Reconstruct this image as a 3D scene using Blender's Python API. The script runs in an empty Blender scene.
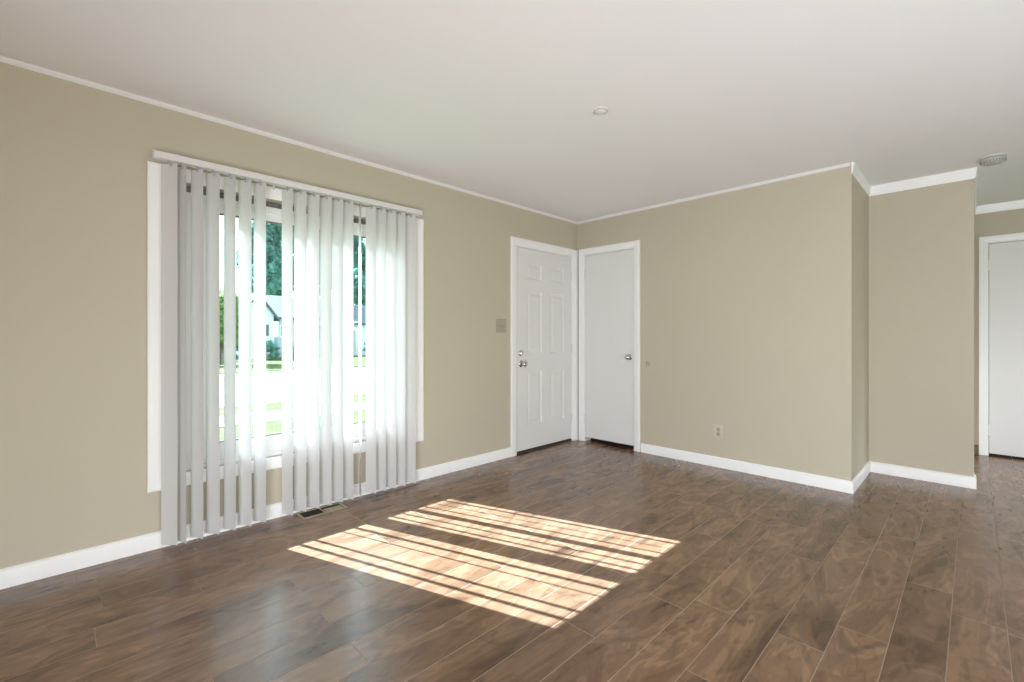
import bpy, bmesh, math, random
from mathutils import Vector, Matrix
C = bpy.context.scene.collection
SC = bpy.context.scene
rad = math.radians

# ------------------------------------------------------------------ camera
cd = bpy.data.cameras.new('camera'); cam = bpy.data.objects.new('camera', cd); C.objects.link(cam)
cam.location = (3.159, -4.182, 1.158)
cam.rotation_euler = (rad(90), 0, rad(45.1))
cd.sensor_width = 36; cd.lens = 36 * 461 / 1024
cd.shift_y = -4.5 / 1024
cd.clip_start = 0.02; cd.clip_end = 500
SC.camera = cam

# ------------------------------------------------------------------ light and exposure
SC.view_settings.view_transform = 'Standard'
SC.view_settings.look = 'None'
SC.view_settings.exposure = 0.09
SC.view_settings.gamma = 1.0
SC.view_settings.use_curve_mapping = False

SUN_DIR = Vector((1.0, 0.347, -0.922)).normalized()      # the way the light travels
w = bpy.data.worlds.new('sky'); SC.world = w; w.use_nodes = True
nt = w.node_tree; bg = nt.nodes['Background']
sk = nt.nodes.new('ShaderNodeTexSky'); sk.sky_type = 'NISHITA'; sk.sun_disc = False
sk.sun_elevation = rad(41); sk.sun_rotation = rad(251); sk.air_density = 1.0; sk.dust_density = 2.5
mx = nt.nodes.new('ShaderNodeMix'); mx.data_type = 'RGBA'; mx.inputs[0].default_value = 0.6
mx.inputs[7].default_value = (3.4, 3.5, 3.6, 1)
nt.links.new(sk.outputs[0], mx.inputs[6]); nt.links.new(mx.outputs[2], bg.inputs[0])
bg.inputs[1].default_value = 0.82

def light(name, kind, loc, rot, energy, col=(1, 1, 1), size=None):
    l = bpy.data.lights.new(name, kind); o = bpy.data.objects.new(name, l); C.objects.link(o)
    o.location = loc; o.rotation_euler = rot; l.energy = energy; l.color = col
    if size: l.shape = 'RECTANGLE'; l.size, l.size_y = size
    return o
s = light('sun', 'SUN', (-10, -4, 10), SUN_DIR.to_track_quat('-Z', 'Y').to_euler(), 34, (0.98, 0.965, 1.17))
s.data.angle = rad(0.35)
# back and side lamps are added fill in made-up low openings; hall is daylight
DAY = (0.93, 0.97, 1.05)
light('daylight_back_door', 'AREA', (3.85, -5.49, 0.25), (rad(78), 0, 0), 132, DAY, (2.3, 0.4))
light('daylight_patio_door', 'AREA', (5.19, -2.8, 0.5), (rad(78), 0, rad(90)), 26, DAY, (2.4, 0.8))
hl = light('daylight_hall_door', 'AREA', (5.19, 1.45, 1.05), (rad(68), 0, rad(90)), 4, DAY, (0.85, 1.2)); hl.data.spread = rad(60)
# added ceiling fill without a fixture, out of view to the right
light('wall_uplight', 'AREA', (4.95, -3.0, 0.4), (rad(180), 0, 0), 24, DAY, (0.3, 4.4))

# ------------------------------------------------------------------ materials
def mat(name, col, rough=0.5, metal=0.0, spec=0.5, noise=None, bump=None):
    m = bpy.data.materials.new(name); m.use_nodes = True
    n = m.node_tree.nodes; L = m.node_tree.links; b = n['Principled BSDF']
    b.inputs['Base Color'].default_value = (*col, 1); b.inputs['Roughness'].default_value = rough
    b.inputs['Metallic'].default_value = metal; b.inputs['Specular IOR Level'].default_value = spec
    tc = n.new('ShaderNodeTexCoord')
    if noise:
        sc_, amt = noise
        t = n.new('ShaderNodeTexNoise'); t.inputs['Scale'].default_value = sc_; t.inputs['Detail'].default_value = 4
        r = n.new('ShaderNodeValToRGB')
        r.color_ramp.elements[0].position = 0.3; r.color_ramp.elements[1].position = 0.7
        r.color_ramp.elements[0].color = (*[c * (1 - amt) for c in col], 1)
        r.color_ramp.elements[1].color = (*[min(1, c * (1 + amt)) for c in col], 1)
        L.new(tc.outputs['Object'], t.inputs['Vector']); L.new(t.outputs[0], r.inputs[0]); L.new(r.outputs[0], b.inputs['Base Color'])
    if bump:
        sc_, st = bump
        t = n.new('ShaderNodeTexNoise'); t.inputs['Scale'].default_value = sc_; t.inputs['Detail'].default_value = 3
        bp = n.new('ShaderNodeBump'); bp.inputs['Strength'].default_value = st; bp.inputs['Distance'].default_value = 0.002
        L.new(tc.outputs['Object'], t.inputs['Vector']); L.new(t.outputs[0], bp.inputs['Height']); L.new(bp.outputs[0], b.inputs['Normal'])
    return m
M = {}
M['wall'] = mat('wall_paint', (0.545, 0.503, 0.392), 0.55, spec=0.3, noise=(1.5, 0.01), bump=(180, 0.08))
M['ceiling'] = mat('ceiling_paint', (0.86, 0.86, 0.86), 0.9, spec=0.1, noise=(1.2, 0.008), bump=(120, 0.08))
M['trim'] = mat('trim_paint', (0.93, 0.93, 0.925), 0.35, noise=(3, 0.01))
M['door'] = mat('door_paint', (0.80, 0.795, 0.785), 0.4, noise=(2, 0.01))
M['vinyl'] = mat('window_vinyl', (0.90, 0.90, 0.90), 0.35, noise=(4, 0.01))
M['plastic'] = mat('white_plastic', (0.74, 0.735, 0.72), 0.4, noise=(20, 0.01))
M['tanplate'] = mat('tan_plastic', (0.41, 0.37, 0.29), 0.4, noise=(20, 0.02))
M['almond'] = mat('almond_plastic', (0.60, 0.55, 0.45), 0.4, noise=(20, 0.02))
M['almond_dark'] = mat('almond_plastic_slots', (0.42, 0.38, 0.305), 0.5, noise=(20, 0.02))
M['greyplastic'] = mat('grey_plastic', (0.47, 0.465, 0.45), 0.5, noise=(30, 0.03))
M['slot'] = mat('dark_slot', (0.09, 0.085, 0.08), 0.6, noise=(30, 0.05))
M['chrome'] = mat('satin_nickel', (0.62, 0.60, 0.57), 0.22, 1.0, noise=(30, 0.03))
M['gasket'] = mat('grey_gasket', (0.16, 0.165, 0.17), 0.6, noise=(30, 0.05))
M['rawwood'] = mat('bare_wood', (0.25, 0.235, 0.225), 0.7, noise=(40, 0.4))
M['threshold'] = mat('bronze_threshold', (0.075, 0.065, 0.05), 0.4, 0.3, noise=(20, 0.1))
M['brownbase'] = mat('stained_wood', (0.16, 0.11, 0.045), 0.5, noise=(12, 0.2))
M['register'] = mat('tan_metal', (0.42, 0.36, 0.255), 0.4, 0.2, noise=(15, 0.04))
M['register_dark'] = mat('dark_register_metal', (0.035, 0.03, 0.025), 0.5, noise=(15, 0.1))
M['dark'] = mat('duct_shadow', (0.03, 0.025, 0.02), 0.8, noise=(5, 0.1))
M['grass'] = mat('lawn_grass', (0.085, 0.125, 0.04), 0.9, spec=0.1, noise=(2.5, 0.35))
M['concrete'] = mat('concrete', (0.46, 0.45, 0.43), 0.9, noise=(3, 0.06))
M['road'] = mat('pale_road', (0.36, 0.355, 0.35), 0.9, noise=(2, 0.08))
M['edge'] = mat('soil_edge', (0.05, 0.045, 0.035), 0.9, noise=(6, 0.2))
M['siding'] = mat('white_siding', (0.80, 0.81, 0.82), 0.6, noise=(1, 0.02))
M['bluesiding'] = mat('pale_blue_siding', (0.50, 0.60, 0.66), 0.6, noise=(1, 0.03))
M['roof'] = mat('grey_shingle', (0.12, 0.15, 0.17), 0.9, noise=(3, 0.2))
M['pane'] = mat('house_pane', (0.12, 0.16, 0.18), 0.1, noise=(2, 0.2))
M['leaf'] = mat('tree_leaves', (0.18, 0.36, 0.24), 0.6, noise=(1.2, 0.45))
M['leaf_yellow'] = mat('light_tree_leaves', (0.30, 0.46, 0.17), 0.6, noise=(1.2, 0.4))
M['leaf_teal'] = mat('blue_green_leaves', (0.15, 0.36, 0.30), 0.6, noise=(1.2, 0.45))
M['bark'] = mat('bark', (0.12, 0.09, 0.07), 0.9, noise=(6, 0.3))

def nodes_of(m): return m.node_tree.nodes, m.node_tree.links
for q in ('leaf', 'leaf_yellow', 'leaf_teal'):
    n, L = nodes_of(M[q]); b = n['Principled BSDF']
    t = n.new('ShaderNodeBsdfTranslucent'); x = n.new('ShaderNodeMixShader'); x.inputs[0].default_value = 0.45
    L.new(b.inputs['Base Color'].links[0].from_socket, t.inputs[0]); L.new(b.outputs[0], x.inputs[1]); L.new(t.outputs[0], x.inputs[2]); L.new(x.outputs[0], n['Material Output'].inputs[0])
# slats: thin white vinyl that lets some daylight through
m = bpy.data.materials.new('blind_vinyl'); m.use_nodes = True; n, L = nodes_of(m)
out = n['Material Output']; b = n['Principled BSDF']
b.inputs['Base Color'].default_value = (0.72, 0.715, 0.705, 1); b.inputs['Roughness'].default_value = 0.5
b.inputs['Specular IOR Level'].default_value = 0.3
tc = n.new('ShaderNodeTexCoord'); nz = n.new('ShaderNodeTexNoise'); nz.inputs['Scale'].default_value = 90
mp = n.new('ShaderNodeMapping'); mp.inputs['Scale'].default_value = (1, 1, 0.02)
bp = n.new('ShaderNodeBump'); bp.inputs['Strength'].default_value = 0.06; bp.inputs['Distance'].default_value = 0.001
L.new(tc.outputs['Object'], mp.inputs[0]); L.new(mp.outputs[0], nz.inputs['Vector']); L.new(nz.outputs[0], bp.inputs['Height']); L.new(bp.outputs[0], b.inputs['Normal'])
tr = n.new('ShaderNodeBsdfTranslucent'); tr.inputs[0].default_value = (0.80, 0.785, 0.765, 1)
ms = n.new('ShaderNodeMixShader'); ms.inputs[0].default_value = 0.14
L.new(b.outputs[0], ms.inputs[1]); L.new(tr.outputs[0], ms.inputs[2]); L.new(ms.outputs[0], out.inputs[0])
M['slat'] = m
# window glass
m = bpy.data.materials.new('window_glass'); m.use_nodes = True; n, L = nodes_of(m)
out = n['Material Output']; n.remove(n['Principled BSDF'])
tp = n.new('ShaderNodeBsdfTransparent'); tp.inputs[0].default_value = (0.86, 0.955, 0.93, 1)
gl = n.new('ShaderNodeBsdfGlossy'); gl.inputs['Roughness'].default_value = 0.02
fr = n.new('ShaderNodeFresnel'); fr.inputs[0].default_value = 1.45
ms = n.new('ShaderNodeMixShader')
ge = n.new('ShaderNodeNewGeometry'); mt = n.new('ShaderNodeMath'); mt.operation = 'SUBTRACT'; mt.inputs[0].default_value = 1.0
mu = n.new('ShaderNodeMath'); mu.operation = 'MULTIPLY'      # reflect once, at the outer face of the pane only
L.new(ge.outputs['Backfacing'], mt.inputs[1]); L.new(fr.outputs[0], mu.inputs[0]); L.new(mt.outputs[0], mu.inputs[1])
L.new(mu.outputs[0], ms.inputs[0]); L.new(tp.outputs[0], ms.inputs[1]); L.new(gl.outputs[0], ms.inputs[2]); L.new(ms.outputs[0], out.inputs[0])
M['glass'] = m
# laminate floor: figured brown wood, a different piece of figure on each plank
m = bpy.data.materials.new('wood_laminate'); m.use_nodes = True; n, L = nodes_of(m)
b = n['Principled BSDF']
tc = n.new('ShaderNodeTexCoord'); at = n.new('ShaderNodeAttribute'); at.attribute_name = 'plank'
def vmath(op, a, bb):
    v = n.new('ShaderNodeVectorMath'); v.operation = op
    for i, x in enumerate((a, bb)):
        if isinstance(x, tuple): v.inputs[i].default_value = x
        else: L.new(x, v.inputs[i])
    return v.outputs[0]
def noise(vec, scale, detail, rough=0.55, dist=0.0):
    t = n.new('ShaderNodeTexNoise'); t.inputs['Scale'].default_value = scale; t.inputs['Detail'].default_value = detail
    t.inputs['Roughness'].default_value = rough; t.inputs['Distortion'].default_value = dist
    L.new(vec, t.inputs['Vector']); return t.outputs[0]
def ramp(fac, stops):
    r = n.new('ShaderNodeValToRGB')
    while len(r.color_ramp.elements) < len(stops): r.color_ramp.elements.new(0.5)
    for e, (p, c) in zip(r.color_ramp.elements, stops): e.position = p; e.color = (*c, 1)
    L.new(fac, r.inputs[0]); return r.outputs[0]
def mixc(fac, a, bb, mode='MIX'):
    x = n.new('ShaderNodeMix'); x.data_type = 'RGBA'; x.blend_type = mode
    for i, v in ((0, fac), (6, a), (7, bb)):
        if isinstance(v, (int, float)): x.inputs[i].default_value = v
        elif isinstance(v, tuple): x.inputs[i].default_value = (*v, 1)
        else: L.new(v, x.inputs[i])
    return x.outputs[2]
off = vmath('MULTIPLY', at.outputs['Color'], (37.0, 53.0, 11.0))
p0 = vmath('ADD', tc.outputs['Object'], off)
pa = vmath('MULTIPLY', p0, (3.6, 1.0, 1.0))
pb = vmath('MULTIPLY', p0, (42.0, 1.8, 1.0))
pc = vmath('MULTIPLY', p0, (6.0, 2.4, 1.0))
big = noise(pa, 1.2, 3, 0.5, 1.3)
fig = noise(pc, 1.2, 3, 0.5, 2.6)
fine = noise(pb, 1.0, 4, 0.6, 0.4)
base = ramp(big, [(0.28, (0.110, 0.058, 0.032)), (0.45, (0.220, 0.125, 0.072)), (0.60, (0.285, 0.170, 0.102)), (0.75, (0.220, 0.125, 0.073))])
sn = n.new('ShaderNodeMath'); sn.operation = 'MULTIPLY'; sn.inputs[1].default_value = 55; L.new(big, sn.inputs[0])
si = n.new('ShaderNodeMath'); si.operation = 'SINE'; L.new(sn.outputs[0], si.inputs[0])
rings = ramp(si.outputs[0], [(0.0, (0.76, 0.74, 0.73)), (0.6, (1.05, 1.05, 1.05))])
figc = ramp(fig, [(0.30, (0.38, 0.36, 0.36)), (0.45, (0.90, 0.90, 0.90)), (0.62, (1.08, 1.08, 1.08))])
finec = ramp(fine, [(0.30, (0.90, 0.89, 0.88)), (0.62, (1.03, 1.03, 1.03))])
vein = noise(vmath('MULTIPLY', p0, (15.0, 5.0, 1.0)), 1.0, 5, 0.6, 1.5)
veinc = ramp(vein, [(0.30, (0.62, 0.60, 0.58)), (0.45, (1.0, 1.0, 1.0)), (0.75, (1.08, 1.08, 1.08))])
col = mixc(0.6, base, figc, 'MULTIPLY'); col = mixc(0.8, col, veinc, 'MULTIPLY'); col = mixc(0.6, col, finec, 'MULTIPLY'); col = mixc(0.6, col, rings, 'MULTIPLY')
sep = n.new('ShaderNodeSeparateColor'); L.new(at.outputs['Color'], sep.inputs[0])
tone = ramp(sep.outputs[0], [(0.0, (0.87, 0.86, 0.85)), (1.0, (1.10, 1.10, 1.10))])
col = mixc(1.0, col, tone, 'MULTIPLY')
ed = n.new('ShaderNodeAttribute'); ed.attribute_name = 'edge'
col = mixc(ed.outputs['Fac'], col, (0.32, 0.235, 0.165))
L.new(col, b.inputs['Base Color'])
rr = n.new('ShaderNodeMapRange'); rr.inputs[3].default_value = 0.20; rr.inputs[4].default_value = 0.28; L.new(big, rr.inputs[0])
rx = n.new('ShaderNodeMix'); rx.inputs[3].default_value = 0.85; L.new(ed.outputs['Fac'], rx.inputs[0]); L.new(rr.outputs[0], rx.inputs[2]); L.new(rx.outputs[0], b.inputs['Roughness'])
bp = n.new('ShaderNodeBump'); bp.inputs['Strength'].default_value = 0.03; bp.inputs['Distance'].default_value = 0.001
L.new(fine, bp.inputs['Height']); L.new(bp.outputs[0], b.inputs['Normal'])
b.inputs['Specular IOR Level'].default_value = 0.8
M['floor'] = m

# ------------------------------------------------------------------ mesh helpers
class MB:
    """collects shapes and links them as one mesh object"""
    def __init__(s): s.bm = bmesh.new()
    def box(s, x0, x1, y0, y1, z0, z1, bev=0.0):
        r = bmesh.ops.create_cube(s.bm, size=1.0); v = r['verts']
        for q in v: q.co = Vector(((x0 + x1) / 2 + q.co.x * (x1 - x0), (y0 + y1) / 2 + q.co.y * (y1 - y0), (z0 + z1) / 2 + q.co.z * (z1 - z0)))
        if bev:
            e = list({e for q in v for e in q.link_edges})
            bmesh.ops.bevel(s.bm, geom=e, offset=bev, segments=2, affect='EDGES', profile=0.6)
        return s
    def face(s, pts):
        vs = [s.bm.verts.new(p) for p in pts]; return s.bm.faces.new(vs)
    def prism(s, prof, P0, P1, U, V, m0=None, m1=None):
        """closed 2-D profile (u,v) swept from P0 to P1; m0/m1 shift each end along the sweep by factor*u (mitres)"""
        P0, P1, U, V = map(Vector, (P0, P1, U, V)); D = (P1 - P0).normalized()
        A = [s.bm.verts.new(P0 + U * u + V * v + D * ((m0 or 0) * u)) for u, v in prof]
        B = [s.bm.verts.new(P1 + U * u + V * v - D * ((m1 or 0) * u)) for u, v in prof]
        k = len(prof)
        for i in range(k): s.bm.faces.new((A[i], A[(i + 1) % k], B[(i + 1) % k], B[i]))
        s.bm.faces.new(A[::-1]); s.bm.faces.new(B)
        return s
    def lathe(s, prof, o, axis, seg=32, ref=None):
        """profile (radius, height) turned about axis through o"""
        o = Vector(o); ax = Vector(axis).normalized()
        r = Vector(ref) if ref else (Vector((0, 0, 1)) if abs(ax.z) < 0.9 else Vector((1, 0, 0)))
        u = ax.cross(r).normalized(); v = ax.cross(u)
        rings = []
        for (R, h) in prof:
            if R < 1e-6: rings.append([s.bm.verts.new(o + ax * h)])
            else: rings.append([s.bm.verts.new(o + ax * h + (u * math.cos(2 * math.pi * i / seg) + v * math.sin(2 * math.pi * i / seg)) * R) for i in range(seg)])
        for a, bb in zip(rings, rings[1:]):
            for i in range(seg):
                j = (i + 1) % seg
                if len(a) == 1 and len(bb) == 1: continue
                if len(a) == 1: s.bm.faces.new((a[0], bb[i], bb[j]))
                elif len(bb) == 1: s.bm.faces.new((a[i], bb[0], a[j]))
                else: s.bm.faces.new((a[i], bb[i], bb[j], a[j]))
        return s
    def tube(s, p0, p1, r0, r1=None, seg=8):
        r1 = r0 if r1 is None else r1; p0 = Vector(p0); p1 = Vector(p1)
        return s.lathe([(0, 0), (r0, 0), (r1, (p1 - p0).length), (0, (p1 - p0).length)], p0, p1 - p0, seg)
    def build(s, name, m, parent=None, smooth=None):
        bmesh.ops.recalc_face_normals(s.bm, faces=s.bm.faces[:])
        me = bpy.data.meshes.new(name); s.bm.to_mesh(me); s.bm.free()
        o = bpy.data.objects.new(name, me); C.objects.link(o); me.materials.append(m)
        if smooth: 
            for p in me.polygons: p.use_smooth = True
            try: me.set_sharp_from_angle(angle=rad(smooth))
            except Exception: pass
        if parent:
            o.parent = parent; o.matrix_parent_inverse = Matrix.Translation(parent.location).inverted() if parent.type == 'EMPTY' else Matrix()
        return o
def struct(o, label, cat=None):
    o['kind'] = 'structure'; o['label'] = label; o['category'] = cat or o.name.split('_')[0]; return o
def thing(name, label, cat, loc, group=None):
    o = bpy.data.objects.new(name, None); C.objects.link(o); o.location = loc; o.empty_display_size = 0.1
    o['label'] = label; o['category'] = cat
    if group: o['group'] = group
    return o

CEIL = 2.44
# ------------------------------------------------------------------ room shell
# floor: planks 16 cm wide laid along the window wall
mb = MB(); rnd = random.Random(5)
X0, W, PL = 2.77 - 0.16 * 18, 0.16, 1.22
joints = {}
known = {1.57: -3.385, 1.41: -3.80, 1.25: -3.388, 1.09: -3.158, 0.93: -3.38, 2.21: -2.283, 2.37: -2.18, 2.69: -2.18, 3.01: -1.317, 3.17: -1.52, 0.45: -4.03, 0.77: -4.065, 0.61: -3.70, 0.13: -4.10, 0.29: -4.03, 2.85: -1.95, 1.73: -2.55}
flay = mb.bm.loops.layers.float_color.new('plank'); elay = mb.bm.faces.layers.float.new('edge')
k = 0; G = 0.0015; D = 0.0005
while X0 + k * W < 5.2:
    xa, xb = X0 + k * W, X0 + (k + 1) * W
    xc = (xa + xb) / 2
    j = next((v for q, v in known.items() if abs(q - xc) < 0.04), None)
    if j is None: j = rnd.uniform(-3, -2)
    y = j - PL * math.ceil((j + 5.5) / PL)
    while y < 2.4:
        ya, yb = y, y + PL
        c = (rnd.random(), rnd.random(), rnd.random(), 1)
        x0, x1 = max(xa, -0.02), min(xb, 5.25); y0, y1 = max(ya, -5.55), min(yb, 2.4)
        y += PL
        if y1 - y0 < 0.01 or x1 - x0 < 0.01: continue
        o_ = [mb.bm.verts.new((px, py, -D)) for px, py in ((x0, y0), (x1, y0), (x1, y1), (x0, y1))]
        i_ = [mb.bm.verts.new((px, py, 0)) for px, py in ((x0 + G, y0 + G), (x1 - G, y0 + G), (x1 - G, y1 - G), (x0 + G, y1 - G))]
        fs = [mb.bm.faces.new(i_)] + [mb.bm.faces.new((o_[a], o_[(a + 1) % 4], i_[(a + 1) % 4], i_[a])) for a in range(4)]
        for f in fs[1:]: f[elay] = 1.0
        for f in fs:
            for lp in f.loops: lp[flay] = c
    k += 1
mb.box(-0.16, 5.3, -5.6, 2.45, -0.16, -0.0015)
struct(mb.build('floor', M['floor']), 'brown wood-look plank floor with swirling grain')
struct(MB().box(-0.3, 5.35, -5.7, 2.45, CEIL, CEIL + 0.16).build('ceiling', M['ceiling']), 'smooth white painted ceiling')

# window wall: window opening and front door opening cut out
WY0, WY1, WZ0, WZ1 = -3.747, -2.13, 0.388, 2.032
DY0, DY1, DZ1 = -0.985, -0.075, 2.055
mb = MB()
for y0, y1, z0, z1 in ((-5.5, WY0, 0, CEIL), (WY0, WY1, 0, WZ0), (WY0, WY1, WZ1, CEIL), (WY1, DY0, 0, CEIL), (DY0, DY1, DZ1, CEIL), (DY1, 0.9, 0, CEIL)):
    mb.box(-0.16, 0, y0, y1, z0, z1)
struct(mb.build('wall_left', M['wall']), 'beige wall holding the wide window and front door')
# wall with the closet door
CX0, CX1, CZ1 = 0.095, 0.725, 2.066
mb = MB()
for x0, x1, z0, z1 in ((0, CX0, 0, CEIL), (CX0, CX1, CZ1, CEIL), (CX1, 2.517, 0, CEIL)): mb.box(x0, x1, 0, 0.12, z0, z1)
struct(mb.build('wall_right', M['wall']), 'beige wall holding the flat closet door')
struct(MB().box(2.397, 2.517, 0.12, 0.785, 0, CEIL).build('wall_return', M['wall']), 'short beige return wall at the projecting corner')
struct(MB().box(0, 3.156, 0.785, 0.905, 0, CEIL).build('wall_alcove', M['wall']), 'beige wall set back under the crown moulding')
struct(MB().box(3.036, 3.156, 0.905, 2.27, 0, CEIL).build('wall_passage', M['wall']), 'beige side wall of the passage')
HX0, HX1, HZ1 = 3.245, 4.005, 2.075
mb = MB()
for x0, x1, z0, z1 in ((3.036, HX0, 0, CEIL), (HX0, HX1, HZ1, CEIL), (HX1, 5.3, 0, CEIL)): mb.box(x0, x1, 2.27, 2.39, z0, z1)
struct(mb.build('wall_hall', M['wall']), 'beige end wall of the passage holding a white door')
mb = MB()
for x0, x1, z0, z1 in ((-0.16, 2.65, 0, CEIL), (2.65, 5.05, 0.5, CEIL), (5.05, 5.3, 0, CEIL)): mb.box(x0, x1, -5.6, -5.5, z0, z1)
struct(mb.build('wall_back', M['wall']), 'beige wall behind the camera with a low wide opening added for fill light')  # low opening made up for the fill lamp behind the camera
mb = MB()
for y0, y1, z0, z1 in ((-5.5, -4.0, 0, CEIL), (-4.0, -1.6, 0.95, CEIL), (-1.6, 1.0, 0, CEIL), (1.0, 1.9, 2.05, CEIL), (1.9, 2.27, 0, CEIL)): mb.box(5.2, 5.3, y0, y1, z0, z1)
struct(mb.build('wall_side', M['wall']), 'beige wall out of view with a low opening added for fill light and a hall doorway')  # low opening made up for the side fill lamp

# baseboards
BP = [(0, 0), (0.013, 0), (0.013, 0.072), (0.0105, 0.080), (0.006, 0.086), (0.0, 0.090)]
def baseboard(name, segs, label, m='trim'):
    mb = MB()
    for P0, P1, N, m0, m1 in segs: mb.prism(BP, (*P0, 0.0), (*P1, 0.0), (*N, 0), (0, 0, 1), m0, m1)
    struct(mb.build(name, M[m], smooth=40), label, 'baseboard')
baseboard('baseboard_left', [((0, -5.5), (0, -1.057), (1, 0), 0, 0)], 'white baseboard under the window')
baseboard('baseboard_right', [((0.80, 0), (2.517, 0), (0, -1), 0, -1)], 'white baseboard right of the closet door')
baseboard('baseboard_return', [((2.517, 0), (2.517, 0.785), (1, 0), -1, 1)], 'white baseboard along the short return wall')
baseboard('baseboard_alcove', [((2.517, 0.785), (3.156, 0.785), (0, -1), 1, -1), ((3.156, 0.785), (3.156, 0.90), (1, 0), -1, 0)], 'white baseboard along the set-back wall')
baseboard('baseboard_hall', [((3.156, 2.27), (3.19, 2.27), (0, -1), 0, 0)], 'scrap of brown stained baseboard beside the passage door', 'brownbase')

# thin cove strip and crown moulding
CV = [(0, 0), (0.004, 0), (0.016, -0.012), (0.020, -0.020), (0.0, -0.020)]
CV = [(0, 0), (0.022, 0), (0.018, -0.006), (0.006, -0.018), (0.0, -0.020)]
mb = MB(); mb.prism(CV, (0, -5.5, CEIL), (0, 0, CEIL), (1, 0, 0), (0, 0, 1), 0, 1)
struct(mb.build('trim_1', M['ceiling'], smooth=40), 'thin white strip along the ceiling above the window', 'trim')
mb = MB(); mb.prism(CV, (0, 0, CEIL), (2.509, 0, CEIL), (0, -1, 0), (0, 0, 1), 1, 0)
struct(mb.build('trim_2', M['ceiling'], smooth=40), 'thin white strip along the ceiling above the closet door', 'trim')
CR = [(0, 0), (0.018, 0), (0.017, -0.012), (0.013, -0.022), (0.012, -0.064), (0.009, -0.072), (0.006, -0.080), (0.0, -0.080)]
mb = MB(); mb.prism(CR, (2.517, -0.010, CEIL), (2.517, 0.785, CEIL), (1, 0, 0), (0, 0, 1), 0, 1)
mb.prism(CR, (2.517, 0.785, CEIL), (3.156, 0.785, CEIL), (0, -1, 0), (0, 0, 1), 1, -1)
mb.prism(CR, (3.156, 0.785, CEIL), (3.156, 2.27, CEIL), (1, 0, 0), (0, 0, 1), -1, 1)
struct(mb.build('trim_3', M['trim'], smooth=40), 'white crown moulding around the set-back corner', 'trim')
mb = MB(); mb.prism(CR, (3.156, 2.27, CEIL), (5.2, 2.27, CEIL), (0, -1, 0), (0, 0, 1), 1, 0)
struct(mb.build('trim_4', M['trim'], smooth=40), 'white crown moulding above the passage door', 'trim')

# ------------------------------------------------------------------ casings
KP = [(0.0, 0.0), (0.0, 0.011), (0.004, 0.014), (0.018, 0.014), (0.030, 0.017), (0.058, 0.019), (0.066, 0.019), (0.070, 0.016), (0.070, 0.0)]
def casing(O, A, N, a0, a1, z0, z1, parent, four=False, w_=0.070, name='casing'):
    """frame round an opening a0..a1 x z0..z1 on the plane through O; A along the wall, N out of it"""
    O, A, N = map(Vector, (O, A, N)); Z = Vector((0, 0, 1)); f = w_ / 0.070
    pr = [(u * f, v) for u, v in KP]; mb = MB()
    pt = lambda a, z: O + A * a + Z * z
    mb.prism(pr, pt(a0, z0), pt(a0, z1), -A, N, -1 if four else 0, -1)
    mb.prism(pr, pt(a1, z0), pt(a1, z1), A, N, -1 if four else 0, -1)
    mb.prism(pr, pt(a0, z1), pt(a1, z1), Z, N, -1, -1)
    if four: mb.prism(pr, pt(a0, z0), pt(a1, z0), -Z, N, -1, -1)
    return mb.build(name, M['trim'], parent, smooth=40)

# ------------------------------------------------------------------ window
win = bpy.data.objects.new('window_1', None); C.objects.link(win); win.location = (0, -2.94, 0.39)
struct(win, 'wide white two-pane window behind the vertical blind', 'window')
casing((0, 0, 0), (0, 1, 0), (1, 0, 0), WY0, WY1, WZ0, WZ1, win, True, 0.073)
GX = -0.063
panes = ((-3.492, -2.990), (-2.885, -2.370)); GZ0, GZ1 = 0.5185, 1.9026
mb = MB()
mb.box(-0.076, -0.050, WY0 + 0.001, panes[0][0], WZ0 + 0.001, 1.993)
mb.box(-0.076, -0.050, panes[1][1], WY1 - 0.001, WZ0 + 0.001, 1.993)
mb.box(-0.076, -0.050, panes[0][1], panes[1][0], GZ0, GZ1)
mb.box(-0.076, -0.050, panes[0][0], panes[1][1], WZ0 + 0.001, GZ0)
mb.box(-0.076, -0.050, panes[0][0], panes[1][1], GZ1, 1.993)
mb.box(-0.050, -0.030, WY0 + 0.001, WY1 - 0.001, WZ0 + 0.001, 0.412, 0.003)
mb.box(-0.050, -0.042, WY0 + 0.001, WY1 - 0.001, 1.945, 1.990, 0.002)
mb.build('window_frame', M['vinyl'], win)
MB().box(-0.14, -0.07, WY0 + 0.001, WY1 - 0.001, 1.994, 2.031).build('head_gap', M['rawwood'], win)['label'] = 'dark bare wood strip above the frame'
for y0, y1 in panes:
    g = MB(); t = 0.007
    for a in ((y0, y0 + t, GZ0, GZ1), (y1 - t, y1, GZ0, GZ1), (y0, y1, GZ0, GZ0 + t), (y0, y1, GZ1 - 0.010, GZ1)):
        g.box(GX - 0.006, GX + 0.006, a[0], a[1], a[2], a[3])
    g.build('gasket', M['gasket'], win)['label'] = 'dark grey gasket round the pane'
    MB().box(GX - 0.002, GX + 0.002, y0 + 0.001, y1 - 0.001, GZ0 + 0.001, GZ1 - 0.001).build('pane', M['glass'], win)

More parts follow.
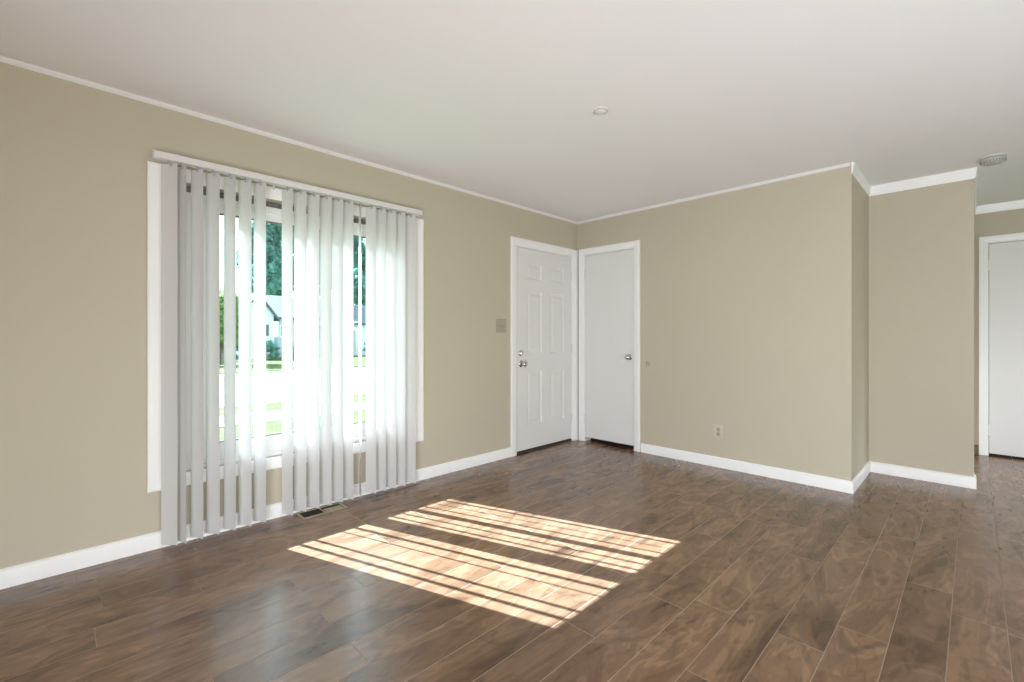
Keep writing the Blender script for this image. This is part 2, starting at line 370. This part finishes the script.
# ------------------------------------------------------------------ doors
def knob(parent, O, N, name='door_knob', sc=1.0):
    k = [(0, 0), (0.033, 0), (0.033, 0.004), (0.028, 0.009), (0.013, 0.012), (0.011, 0.030), (0.016, 0.036), (0.026, 0.044), (0.029, 0.054), (0.026, 0.064), (0.016, 0.071), (0, 0.073)]
    o = MB().lathe([(r * sc, h * sc) for r, h in k], O, N, 28).build(name, M['chrome'], parent, smooth=40)
    o['label'] = 'round satin nickel knob'; return o
def hinge(parent, P, N):
    mb = MB(); P = Vector(P); N = Vector(N)
    mb.tube(P + Vector((0, 0, -0.045)), P + Vector((0, 0, 0.045)), 0.006, seg=12)
    for z in (-0.047, 0.047): mb.lathe([(0, -0.003), (0.0045, -0.003), (0.0065, 0), (0.0045, 0.003), (0, 0.003)], P + Vector((0, 0, z)), (0, 0, 1), 12)
    return mb.build('hinge', M['door'], parent, smooth=40)

# front door (six raised panels)
d1 = bpy.data.objects.new('door_1', None); C.objects.link(d1); d1.location = (0, -0.53, 0)
struct(d1, 'white six-panel front door in the left wall', 'door')
casing((0, 0, 0), (0, 1, 0), (1, 0, 0), DY0 + 0.004, DY1 - 0.004, 0, DZ1 - 0.004, d1, False, 0.074)
mb = MB()
mb.box(-0.155, -0.0005, DY0 + 0.0005, DY0 + 0.016, 0.0, DZ1 - 0.001)
mb.box(-0.155, -0.0005, DY1 - 0.016, DY1 - 0.0005, 0.0, DZ1 - 0.001)
mb.box(-0.155, -0.0005, DY0 + 0.016, DY1 - 0.016, DZ1 - 0.014, DZ1 - 0.001)
mb.build('jamb', M['trim'], d1)
def panel_door(mb, fx, y0, y1, z0, z1, cols, rows, thick):
    ys = sorted({y0, y1, *[q for c in cols for q in c]}); zs = sorted({z0, z1, *[q for c in rows for q in c]})
    isp = lambda a, b_, L_: any(abs(a - c[0]) < 1e-6 and abs(b_ - c[1]) < 1e-6 for c in L_)
    def ring(r0, d0, r1, d1_):
        A = [(fx + d0, r0[0], r0[2]), (fx + d0, r0[1], r0[2]), (fx + d0, r0[1], r0[3]), (fx + d0, r0[0], r0[3])]
        B = [(fx + d1_, r1[0], r1[2]), (fx + d1_, r1[1], r1[2]), (fx + d1_, r1[1], r1[3]), (fx + d1_, r1[0], r1[3])]
        for i in range(4): mb.face((A[i], A[(i + 1) % 4], B[(i + 1) % 4], B[i]))
    ins = lambda r, q: (r[0] + q, r[1] - q, r[2] + q, r[3] - q)
    for a, b_ in zip(ys, ys[1:]):
        for c, e in zip(zs, zs[1:]):
            r = (a, b_, c, e)
            if isp(a, b_, cols) and isp(c, e, rows):
                st = [(0, 0), (0.006, -0.006), (0.016, -0.008), (0.030, -0.008), (0.050, -0.003)]
                for (q0, e0), (q1, e1) in zip(st, st[1:]): ring(ins(r, q0), e0, ins(r, q1), e1)
                q = ins(r, 0.050); mb.face([(fx - 0.003, q[0], q[2]), (fx - 0.003, q[1], q[2]), (fx - 0.003, q[1], q[3]), (fx - 0.003, q[0], q[3])])
            else: mb.face([(fx, a, c), (fx, b_, c), (fx, b_, e), (fx, a, e)])
    bx = fx - thick
    mb.face([(bx, y0, z0), (bx, y1, z0), (bx, y1, z1), (bx, y0, z1)])
    for p, q in (((y0, z0), (y1, z0)), ((y1, z0), (y1, z1)), ((y1, z1), (y0, z1)), ((y0, z1), (y0, z0))):
        mb.face([(fx, *p), (fx, *q), (bx, *q), (bx, *p)])
    bmesh.ops.remove_doubles(mb.bm, verts=mb.bm.verts[:], dist=1e-5)
mb = MB(); panel_door(mb, -0.008, -0.966, -0.094, 0.028, 2.038, [(-0.815, -0.590), (-0.455, -0.226)], [(0.265, 0.81), (0.985, 1.615), (1.735, 1.900)], 0.044)
slab = mb.build('door_slab', M['door'], d1)
knob(d1, (-0.008, -0.900, 0.888), (1, 0, 0))
MB().lathe([(0, 0), (0.030, 0), (0.030, 0.006), (0.024, 0.012), (0.012, 0.013), (0, 0.013)], (-0.008, -0.905, 0.995), (1, 0, 0), 28).box(0.004, 0.020, -0.909, -0.901, 0.980, 1.010, 0.002).build('deadbolt', M['chrome'], d1, smooth=40)['label'] = 'round satin nickel deadbolt with thumb turn'
for z in (0.25, 1.03, 1.83): hinge(d1, (-0.002, -0.0925, z), (1, 0, 0))
mb = MB(); mb.prism([(0.0, 0.0), (0.14, 0.0), (0.14, 0.016), (0.12, 0.024), (0.03, 0.026), (0, 0.018)], (-0.145, DY0 + 0.017, 0.0005), (-0.145, DY1 - 0.017, 0.0005), (1, 0, 0), (0, 0, 1))
mb.build('threshold', M['threshold'], d1)['label'] = 'dark bronze threshold'

# closet door (flat slab)
d2 = bpy.data.objects.new('door_2', None); C.objects.link(d2); d2.location = (0.41, 0, 0)
struct(d2, 'flat white closet door in the corner of the right wall', 'door')
casing((0, 0, 0), (1, 0, 0), (0, -1, 0), CX0 + 0.004, CX1 - 0.004, 0, CZ1 - 0.004, d2, False, 0.066)
mb = MB()
mb.box(CX0 + 0.0005, CX0 + 0.010, 0.0005, 0.115, 0, CZ1 - 0.001); mb.box(CX1 - 0.010, CX1 - 0.0005, 0.0005, 0.115, 0, CZ1 - 0.001)
mb.box(CX0 + 0.010, CX1 - 0.010, 0.0005, 0.115, CZ1 - 0.012, CZ1 - 0.001)
mb.build('jamb', M['trim'], d2)
MB().box(CX0 + 0.013, CX1 - 0.013, 0.003, 0.038, 0.045, CZ1 - 0.016, 0.0015).build('door_slab', M['door'], d2)
knob(d2, (0.668, 0.003, 0.948), (0, -1, 0), sc=0.95)
for z in (0.25, 1.85): hinge(d2, (CX0 + 0.0115, 0.0, z), (0, -1, 0))

# passage door
d3 = bpy.data.objects.new('door_3', None); C.objects.link(d3); d3.location = (3.6, 2.27, 0)
struct(d3, 'flat white door at the end of the passage', 'door')
casing((0, 2.27, 0), (1, 0, 0), (0, -1, 0), HX0 + 0.004, HX1 - 0.004, 0.0, HZ1 - 0.004, d3, False, 0.062)
mb = MB()
mb.box(HX0 + 0.0005, HX0 + 0.010, 2.2705, 2.385, 0, HZ1 - 0.001); mb.box(HX1 - 0.010, HX1 - 0.0005, 2.2705, 2.385, 0, HZ1 - 0.001)
mb.box(HX0 + 0.010, HX1 - 0.010, 2.2705, 2.385, HZ1 - 0.012, HZ1 - 0.001)
mb.build('jamb', M['trim'], d3)
MB().box(HX0 + 0.014, HX1 - 0.014, 2.274, 2.309, 0.022, HZ1 - 0.016, 0.0015).build('door_slab', M['door'], d3)
for z in (0.25, 1.85): hinge(d3, (HX0 + 0.012, 2.270, z), (0, -1, 0))
knob(d3, (3.93, 2.274, 0.95), (0, -1, 0))
MB().box(HX0, HX1, 2.40, 2.44, 0, HZ1).build('backing', M['dark'], d3)

# ------------------------------------------------------------------ vertical blind
BX = 0.062
bl = thing('vertical_blind', 'white vertical blind of long vinyl slats hanging over the wide window', 'blind', (BX, -2.96, 2.11))
RY0, RY1, RZ0, RZ1 = -3.80, -2.12, 2.113, 2.152
rp = [(0.024, RZ0 + 0.004), (0.024, RZ1 - 0.004), (0.020, RZ1), (-0.020, RZ1), (-0.024, RZ1 - 0.004), (-0.024, RZ0), (-0.009, RZ0), (-0.009, RZ0 + 0.006), (-0.018, RZ0 + 0.006), (-0.018, RZ1 - 0.006), (0.018, RZ1 - 0.006), (0.018, RZ0 + 0.006), (0.009, RZ0 + 0.006), (0.009, RZ0), (0.020, RZ0)]
MB().prism(rp, (BX, RY0, 0), (BX, RY1, 0), (1, 0, 0), (0, 0, 1)).build('headrail', M['plastic'], bl)
for y in (RY0 - 0.004, RY1 + 0.001):
    MB().box(BX - 0.025, BX + 0.025, y, y + 0.003, RZ0 - 0.001, RZ1 + 0.001, 0.001).build('end_cap', M['plastic'], bl)
for y in (-3.70, -2.95, -2.165):
    MB().box(0.0005, BX + 0.016, y - 0.012, y + 0.012, RZ1 + 0.0005, RZ1 + 0.003).box(0.0005, 0.003, y - 0.012, y + 0.012, RZ1 - 0.03, RZ1 + 0.022).build('bracket', M['plastic'], bl)
slats = [(-3.737, 46), (-3.684, 22), (-3.612, 32), (-3.536, 37), (-3.452, 31), (-3.372, 37), (-3.292, 34), (-3.134, 28), (-3.055, 37), (-2.971, 37), (-2.889, 35), (-2.809, 32), (-2.735, 31), (-2.647, -14), (-2.563, 30), (-2.484, 26), (-2.404, 33), (-2.324, 30), (-2.236, 36)]
# pivot line sits nearer the wall than first measured: slide along the line of sight
def replane(y, x_from=0.10, x_to=BX):
    return y + (y + 4.182) / (x_from - 3.159) * (x_to - x_from)
SW = 0.089; ST, SB = 2.100, 0.021
for y, a in slats:
    yc = replane(y); a = rad(a - 2); ca, sa = math.cos(a), math.sin(a); mb = MB(); N_ = 8
    cols = []
    for i in range(N_ + 1):
        u = (i / N_ - 0.5) * SW; v = 0.003 * (1 - (2 * i / N_ - 1) ** 2)
        px, py = BX + u * ca - v * sa, yc + u * sa + v * ca
        cols.append((mb.bm.verts.new((px, py, SB)), mb.bm.verts.new((px, py, ST))))
    for p, q in zip(cols, cols[1:]): mb.bm.faces.new((p[0], q[0], q[1], p[1]))
    sl = mb.build('slat', M['slat'], bl, smooth=60)
    mb = MB(); mb.tube((BX, yc, 2.116), (BX, yc, 2.104), 0.004, seg=8)
    mb.box(BX - 0.010, BX + 0.010, yc + 0.001, yc + 0.009, 2.086, 2.106, 0.001)
    h = mb.build('hanger', M['greyplastic'], bl); h['label'] = 'grey plastic hanger clip'
# spare hanger where a slat is missing
yc = replane(-3.213)
MB().tube((BX, yc, 2.116), (BX, yc, 2.104), 0.004, seg=8).box(BX - 0.008, BX + 0.008, yc - 0.003, yc + 0.003, 2.075, 2.105, 0.001).build('hanger', M['plastic'], bl)

# ------------------------------------------------------------------ small things
# floor register
RX0, RX1, RY0_, RY1_ = 0.034, 0.165, -3.062, -2.766
t = thing('floor_register', 'tan metal floor register with two grilles below the blind', 'vent', ((RX0 + RX1) / 2, (RY0_ + RY1_) / 2, 0))
mb = MB(); h = 0.005; fw = 0.016; ym = (RY0_ + RY1_) / 2
for a in ((RX0, RX0 + fw, RY0_, RY1_), (RX1 - fw, RX1, RY0_, RY1_), (RX0 + fw, RX1 - fw, RY0_, RY0_ + fw), (RX0 + fw, RX1 - fw, RY1_ - fw, RY1_), (RX0 + fw, RX1 - fw, ym - 0.005, ym + 0.005)):
    mb.box(a[0], a[1], a[2], a[3], 0.0002, h, 0.0015)
mb.build('frame', M['register'], t)
MB().box(RX0 + fw, RX1 - fw, RY0_ + fw, ym - 0.005, 0.0002, 0.001).build('duct_opening', M['dark'], t)['label'] = 'dark duct opening'
MB().box(RX0 + fw, RX1 - fw, ym + 0.005, RY1_ - fw, 0.0002, 0.0006).build('duct_opening', M['dark'], t)['label'] = 'dark duct opening'
MB().prism([(0, 0), (0.066, 0.0), (0.066, 0.0012), (0, 0.0012)], (RX0 + 0.046, ym + 0.012, 0.0008), (RX0 + 0.046, RY1_ - fw - 0.006, 0.0008), (1, 0, 0), (0, 0, 1)).build('damper', M['register'], t)
for y0, y1, mm in ((RY0_ + fw, ym - 0.005, 'register_dark'), (ym + 0.005, RY1_ - fw, 'register')):
    mb = MB(); x = RX0 + fw + 0.008
    while x < RX1 - fw - 0.004:
        if mm == 'register_dark' or x < RX0 + fw + 0.03: mb.box(x - 0.0012, x + 0.0012, y0, y1, 0.001, 0.0042)
        x += 0.0085
    mb.build('louvers', M['register_dark'], t)['label'] = 'dark louvers'

# light switch
SY0, SY1, SZ0, SZ1 = -1.243, -1.117, 1.195, 1.325
t = thing('light_switch', 'tan double light switch plate on the wall left of the front door', 'light switch', (0, (SY0 + SY1) / 2, SZ0))
MB().box(0.0003, 0.006, SY0, SY1, SZ0, SZ1, 0.0025).build('plate', M['tanplate'], t)
for f in (0.32, 0.68):
    y = SY0 + (SY1 - SY0) * f; z = (SZ0 + SZ1) / 2
    mb = MB(); mb.box(0.006, 0.0075, y - 0.008, y + 0.008, z - 0.017, z + 0.017, 0.0004); mb.prism([(-0.004, -0.010), (0.004, -0.010), (0.004, 0.004), (-0.004, 0.010)], (0.007, y, z), (0.018, y, z + 0.006), (0, 1, 0), (0, 0, 1))
    mb.build('toggle', M['almond_dark'], t)['label'] = 'darker toggle lever'
    for dz in (-0.03, 0.03): MB().lathe([(0, 0.0062), (0.0032, 0.0062), (0.0028, 0.0072), (0, 0.0075)], (0, y, z + dz), (1, 0, 0), 12).build('screw', M['tanplate'], t)

# electric outlet
OX, OZ = 1.556, 0.314
t = thing('electrical_outlet', 'almond duplex outlet low on the wall right of the closet door', 'outlet', (OX, 0, OZ - 0.06))
MB().box(OX - 0.042, OX + 0.042, -0.006, -0.0003, OZ - 0.062, OZ + 0.062, 0.0025).build('plate', M['almond'], t)
for dz in (-0.022, 0.022):
    mb = MB(); z = OZ + dz
    mb.lathe([(0, 0.006), (0.0165, 0.006), (0.0165, 0.0078), (0.015, 0.0085), (0, 0.0085)], (OX, 0, z), (0, -1, 0), 24)
    r = mb.build('receptacle', M['almond_dark'], t, smooth=40); r['label'] = 'darker round receptacle'
    mb = MB()
    for dx in (-0.006, 0.006): mb.box(OX + dx - 0.001, OX + dx + 0.001, -0.0092, -0.008, z - 0.001, z + 0.008)
    mb.lathe([(0, 0.008), (0.0024, 0.008), (0.0024, 0.0092), (0, 0.0092)], (OX, 0, z - 0.007), (0, -1, 0), 10)
    mb.build('slots', M['slot'], r)
MB().lathe([(0, 0.006), (0.003, 0.006), (0.0027, 0.007), (0, 0.0075)], (OX, 0, OZ), (0, -1, 0), 12).build('screw', M['chrome'], t)

# door bumper on the wall
t = thing('wall_bumper', 'small round beige door bumper on the wall right of the closet door', 'door stop', (0.866, 0, 0.888))
MB().lathe([(0, 0.0003), (0.026, 0.0003), (0.026, 0.006), (0.022, 0.011), (0.018, 0.012), (0.016, 0.009), (0.008, 0.006), (0, 0.005)], (0.866, 0, 0.888), (0, -1, 0), 28).build('disc', M['tanplate'], t, smooth=40)
MB().lathe([(0.0195, 0.0118), (0.0210, 0.0122), (0.0185, 0.0135), (0.0165, 0.0122), (0.0170, 0.0100)], (0.866, 0, 0.888), (0, -1, 0), 28).build('rim', M['almond'], t, smooth=40)

# ceiling fitting
LX, LY = 1.661, -1.981
t = thing('ceiling_cover', 'small round white cover plate in the middle of the ceiling', 'ceiling cover', (LX, LY, CEIL))
MB().lathe([(0, 0.0003), (0.052, 0.0003), (0.052, 0.004), (0.047, 0.008), (0.040, 0.008), (0.040, 0.003), (0.034, 0.003), (0.034, 0.010), (0.028, 0.014), (0, 0.016)], (LX, LY, CEIL), (0, 0, -1), 40).build('disc', M['plastic'], t, smooth=35)
MB().lathe([(0.0335, 0.0032), (0.0335, 0.0045), (0.0405, 0.0045), (0.0405, 0.0032)], (LX, LY, CEIL), (0, 0, -1), 40).build('groove', M['greyplastic'], t)['label'] = 'grey recessed ring'
for a in (45, 225):
    MB().lathe([(0, 0.012), (0.005, 0.012), (0.004, 0.0155), (0, 0.016)], (LX + 0.024 * math.cos(rad(a)), LY + 0.024 * math.sin(rad(a)), CEIL), (0, 0, -1), 14).build('screw', M['greyplastic'], t, smooth=40)['label'] = 'grey screw head'

# smoke detector
SX, SY = 3.252, 0.57
t = thing('smoke_detector', 'round off-white smoke detector on the ceiling before the passage', 'smoke detector', (SX, SY, CEIL))
MB().lathe([(0, 0.0003), (0.068, 0.0003), (0.068, 0.008), (0.064, 0.010), (0, 0.010)], (SX, SY, CEIL), (0, 0, -1), 40).build('base', M['plastic'], t, smooth=35)
MB().lathe([(0.058, 0.009), (0.060, 0.012), (0.060, 0.017), (0.058, 0.018), (0, 0.018)], (SX, SY, CEIL), (0, 0, -1), 40).build('gap_ring', M['gasket'], t, smooth=35)['label'] = 'dark ventilation gap'
mb = MB(); mb.lathe([(0.066, 0.015), (0.066, 0.028), (0.061, 0.042), (0.052, 0.048), (0, 0.049)], (SX, SY, CEIL), (0, 0, -1), 40)
body = mb.build('cover', M['greyplastic'], t, smooth=35); body['label'] = 'greyish cover'
mb = MB()
for i in range(24):
    a = 2 * math.pi * i / 24; c_, s_ = math.cos(a), math.sin(a)
    mb.prism([(-0.0025, 0.033), (0.0025, 0.033), (0.0025, 0.041), (-0.0025, 0.041)], (SX + c_ * 0.058, SY + s_ * 0.058, CEIL), (SX + c_ * 0.0655, SY + s_ * 0.0655, CEIL), (-s_, c_, 0), (0, 0, -1))
mb.build('grille', M['gasket'], t)['label'] = 'dark vent slots'
MB().lathe([(0, 0.048), (0.010, 0.048), (0.009, 0.051), (0, 0.052)], (SX + 0.02, SY - 0.02, CEIL), (0, 0, -1), 18).build('test_button', M['plastic'], t, smooth=40)

# ------------------------------------------------------------------ outdoors, seen between the slats
GZ = -0.60
def slab(name, x0, x1, z0, z1, m, label, y0=-60, y1=80):
    o = MB().box(x0, x1, y0, y1, z0, z1).build(name, M[m]); o['kind'] = 'structure'; o['label'] = label; o['category'] = 'ground'; return o
slab('front_lawn', -7.1, -0.165, GZ - 0.2, GZ, 'grass', 'green lawn between the window and the sidewalk')
slab('sidewalk', -8.4, -7.1, GZ - 0.2, GZ + 0.02, 'concrete', 'pale concrete sidewalk beyond the lawn')
slab('soil_edge', -8.62, -8.4, GZ - 0.2, GZ + 0.005, 'edge', 'dark strip behind the sidewalk')  # dark strip along the far side of the sidewalk
slab('grass_verge', -10.1, -8.62, GZ - 0.2, GZ, 'grass', 'green verge between the sidewalk and the street')
slab('street', -22.5, -10.1, GZ - 0.2, GZ - 0.05, 'road', 'pale street beyond the verge')
slab('far_lawn', -120, -22.5, GZ - 0.2, GZ, 'grass', 'green lawns in front of the houses across the street')
o = MB().box(5.5, 40, -40, 40, GZ - 0.2, GZ).build('back_lawn', M['grass']); o['kind'] = 'structure'

def house(x, y0, y1, eave, peak, depth, m, label, windows, gable=False):
    """house across the street: front face at x looking towards +x"""
    t = thing('house', label, 'house', (x - depth / 2, (y0 + y1) / 2, GZ))
    MB().box(x - depth, x, y0, y1, GZ + 0.001, eave).build('walls', M[m], t)
    ov = 0.35; mb = MB()
    if gable:
        ym = (y0 + y1) / 2
        MB().prism([(y0 - ym, eave), (y1 - ym, eave), (0, peak)], (x - depth, ym, 0), (x, ym, 0), (0, 1, 0), (0, 0, 1)).build('gable', M[m], t)
        dz = (peak - eave) / ((y1 - y0) / 2) * ov
        for sgn, ye in ((-1, y0 - ov), (1, y1 + ov)):
            mb.prism([(ye - ym, eave - dz), (0, peak), (0, peak + 0.2), (ye - ym, eave - dz + 0.2)], (x - depth - ov, ym, 0), (x + ov, ym, 0), (0, 1, 0), (0, 0, 1))
    else:
        xm = x - depth / 2; dz = (peak - eave) / (depth / 2) * ov
        for xe in (x + ov, x - depth - ov):
            mb.prism([(xe - xm, eave - dz), (0, peak), (0, peak + 0.2), (xe - xm, eave - dz + 0.2)], (xm, y0 - ov, 0), (xm, y1 + ov, 0), (1, 0, 0), (0, 0, 1))
        MB().prism([(-depth / 2, eave), (depth / 2, eave), (0, peak)], (xm, y0, 0), (xm, y1, 0), (1, 0, 0), (0, 0, 1)).build('gable', M[m], t)
    mb.build('roof', M['roof'], t)
    for a, b_, c, e in windows:
        f = MB(); q = 0.12
        f.box(x, x + 0.06, a - q, b_ + q, c - q, c).box(x, x + 0.06, a - q, b_ + q, e, e + q).box(x, x + 0.06, a - q, a, c, e).box(x, x + 0.06, b_, b_ + q, c, e)
        f = f.build('window', M['siding'], t)
        MB().box(x + 0.005, x + 0.03, a, b_, c, e).build('pane', M['pane'], f)
    return t
house(-36.3, 6.0, 8.3, 2.85, 4.4, 5.5, 'siding', 'white gabled house across the street seen in the left window pane', [(7.5, 7.95, 1.2, 2.1)], True)
house(-38, 9.2, 14.6, 2.75, 4.7, 8, 'bluesiding', 'pale blue house with grey roof beside the white gabled one', [(9.4, 9.85, 1.2, 2.0), (12, 13, 0.9, 2.2)])
house(-37, 15.6, 26.0, 2.35, 4.1, 8, 'siding', 'white house with grey roof seen in the right window pane', [(16.55, 16.9, 0.4, 1.9), (19, 20, 0.9, 2.1)])
house(-36, -5.5, 2.2, 2.5, 4.4, 8, 'siding', 'low white house across the street at the left end', [(-6, -5, 0.9, 2.1), (-2, -1, 0.9, 2.1)])

def leafy(name, label, cat, x, y, h, r, m, trunk, seed, nleaf, ls, group=None, bottom=0.3):
    rn = random.Random(seed); t = thing(name, label, cat, (x, y, GZ), group)
    if trunk:
        mb = MB(); mb.tube((x, y, GZ), (x, y, GZ + h * 0.55), 0.22, 0.12, 10)
        for i in range(5):
            a = rn.uniform(0, 6.28); mb.tube((x, y, GZ + h * (0.3 + 0.05 * i)), (x + math.cos(a) * r * 0.6, y + math.sin(a) * r * 0.6, GZ + h * (0.5 + 0.06 * i)), 0.09, 0.03, 6)
        mb.build('trunk', M['bark'], t)
    mb = MB(); blobs = []
    for i in range(14):
        a = rn.uniform(0, 6.28); q = rn.uniform(0.1, 0.75) * r
        blobs.append((x + math.cos(a) * q, y + math.sin(a) * q, GZ + h * rn.uniform(bottom + 0.1, 0.86), r * rn.uniform(0.32, 0.5)))
    for i in range(nleaf):
        bx, by, bz, br = rn.choice(blobs)
        d = Vector((rn.gauss(0, 1), rn.gauss(0, 1), rn.gauss(0, 1))).normalized() * br * rn.uniform(0.55, 1.0)
        c = Vector((bx, by, bz)) + Vector((d.x, d.y, d.z * h / (r * 3.2) if not trunk else d.z))
        if c.z < GZ + 0.05: continue
        u = Vector((rn.gauss(0, 1), rn.gauss(0, 1), rn.gauss(0, 1))).normalized(); v = u.orthogonal().normalized(); q = ls * rn.uniform(0.6, 1.3)
        mb.face([c - u * q, c + v * q * 0.5, c + u * q, c - v * q * 0.5])
    mb.build('foliage', M[m], t)
trees = [(-52, -1.0, 15, 4.0, 'leaf', 'dark green tree behind the low white house'), (-30, 3.3, 5.2, 1.7, 'leaf_yellow', 'light green tree left of the white gabled house'), (-52, 12.6, 18, 4.0, 'leaf_teal', 'tall blue-green tree behind the white gabled house'),
         (-62, 21.5, 21, 5.2, 'leaf', 'tall dark green tree far behind the pale blue house'), (-52, 24.0, 18, 4.8, 'leaf_teal', 'tall blue-green tree behind the right-hand white house'), (-64, 41.0, 21, 5.0, 'leaf', 'dark green tree behind the right end of the right-hand house'), (-62, 3.0, 20, 4.6, 'leaf', 'dark green tree at the left far beyond the street')]
for i, (x, y, h_, r_, mm, lb) in enumerate(trees): leafy('tree', lb, 'tree', x, y, h_, r_, mm, True, 10 + i, 6000, 0.42, 'trees across the street')
shr = [(-34.4, 7.3, 'dark shrub before the white gabled house'), (-36.5, 10.1, 'dark shrub before the pale blue house'), (-35.3, 16.3, 'dark shrub before the left end of the right-hand house'), (-35.3, 18.6, 'dark shrub beside the window of the right-hand house'), (-33.5, 5.0, 'dark shrub under the light green tree')]
for i, (x, y, lb) in enumerate(shr): leafy('shrub', lb, 'shrub', x, y, 1.5, 0.95, 'leaf_teal', False, 40 + i, 700, 0.12, 'shrubs before the houses', 0.0)
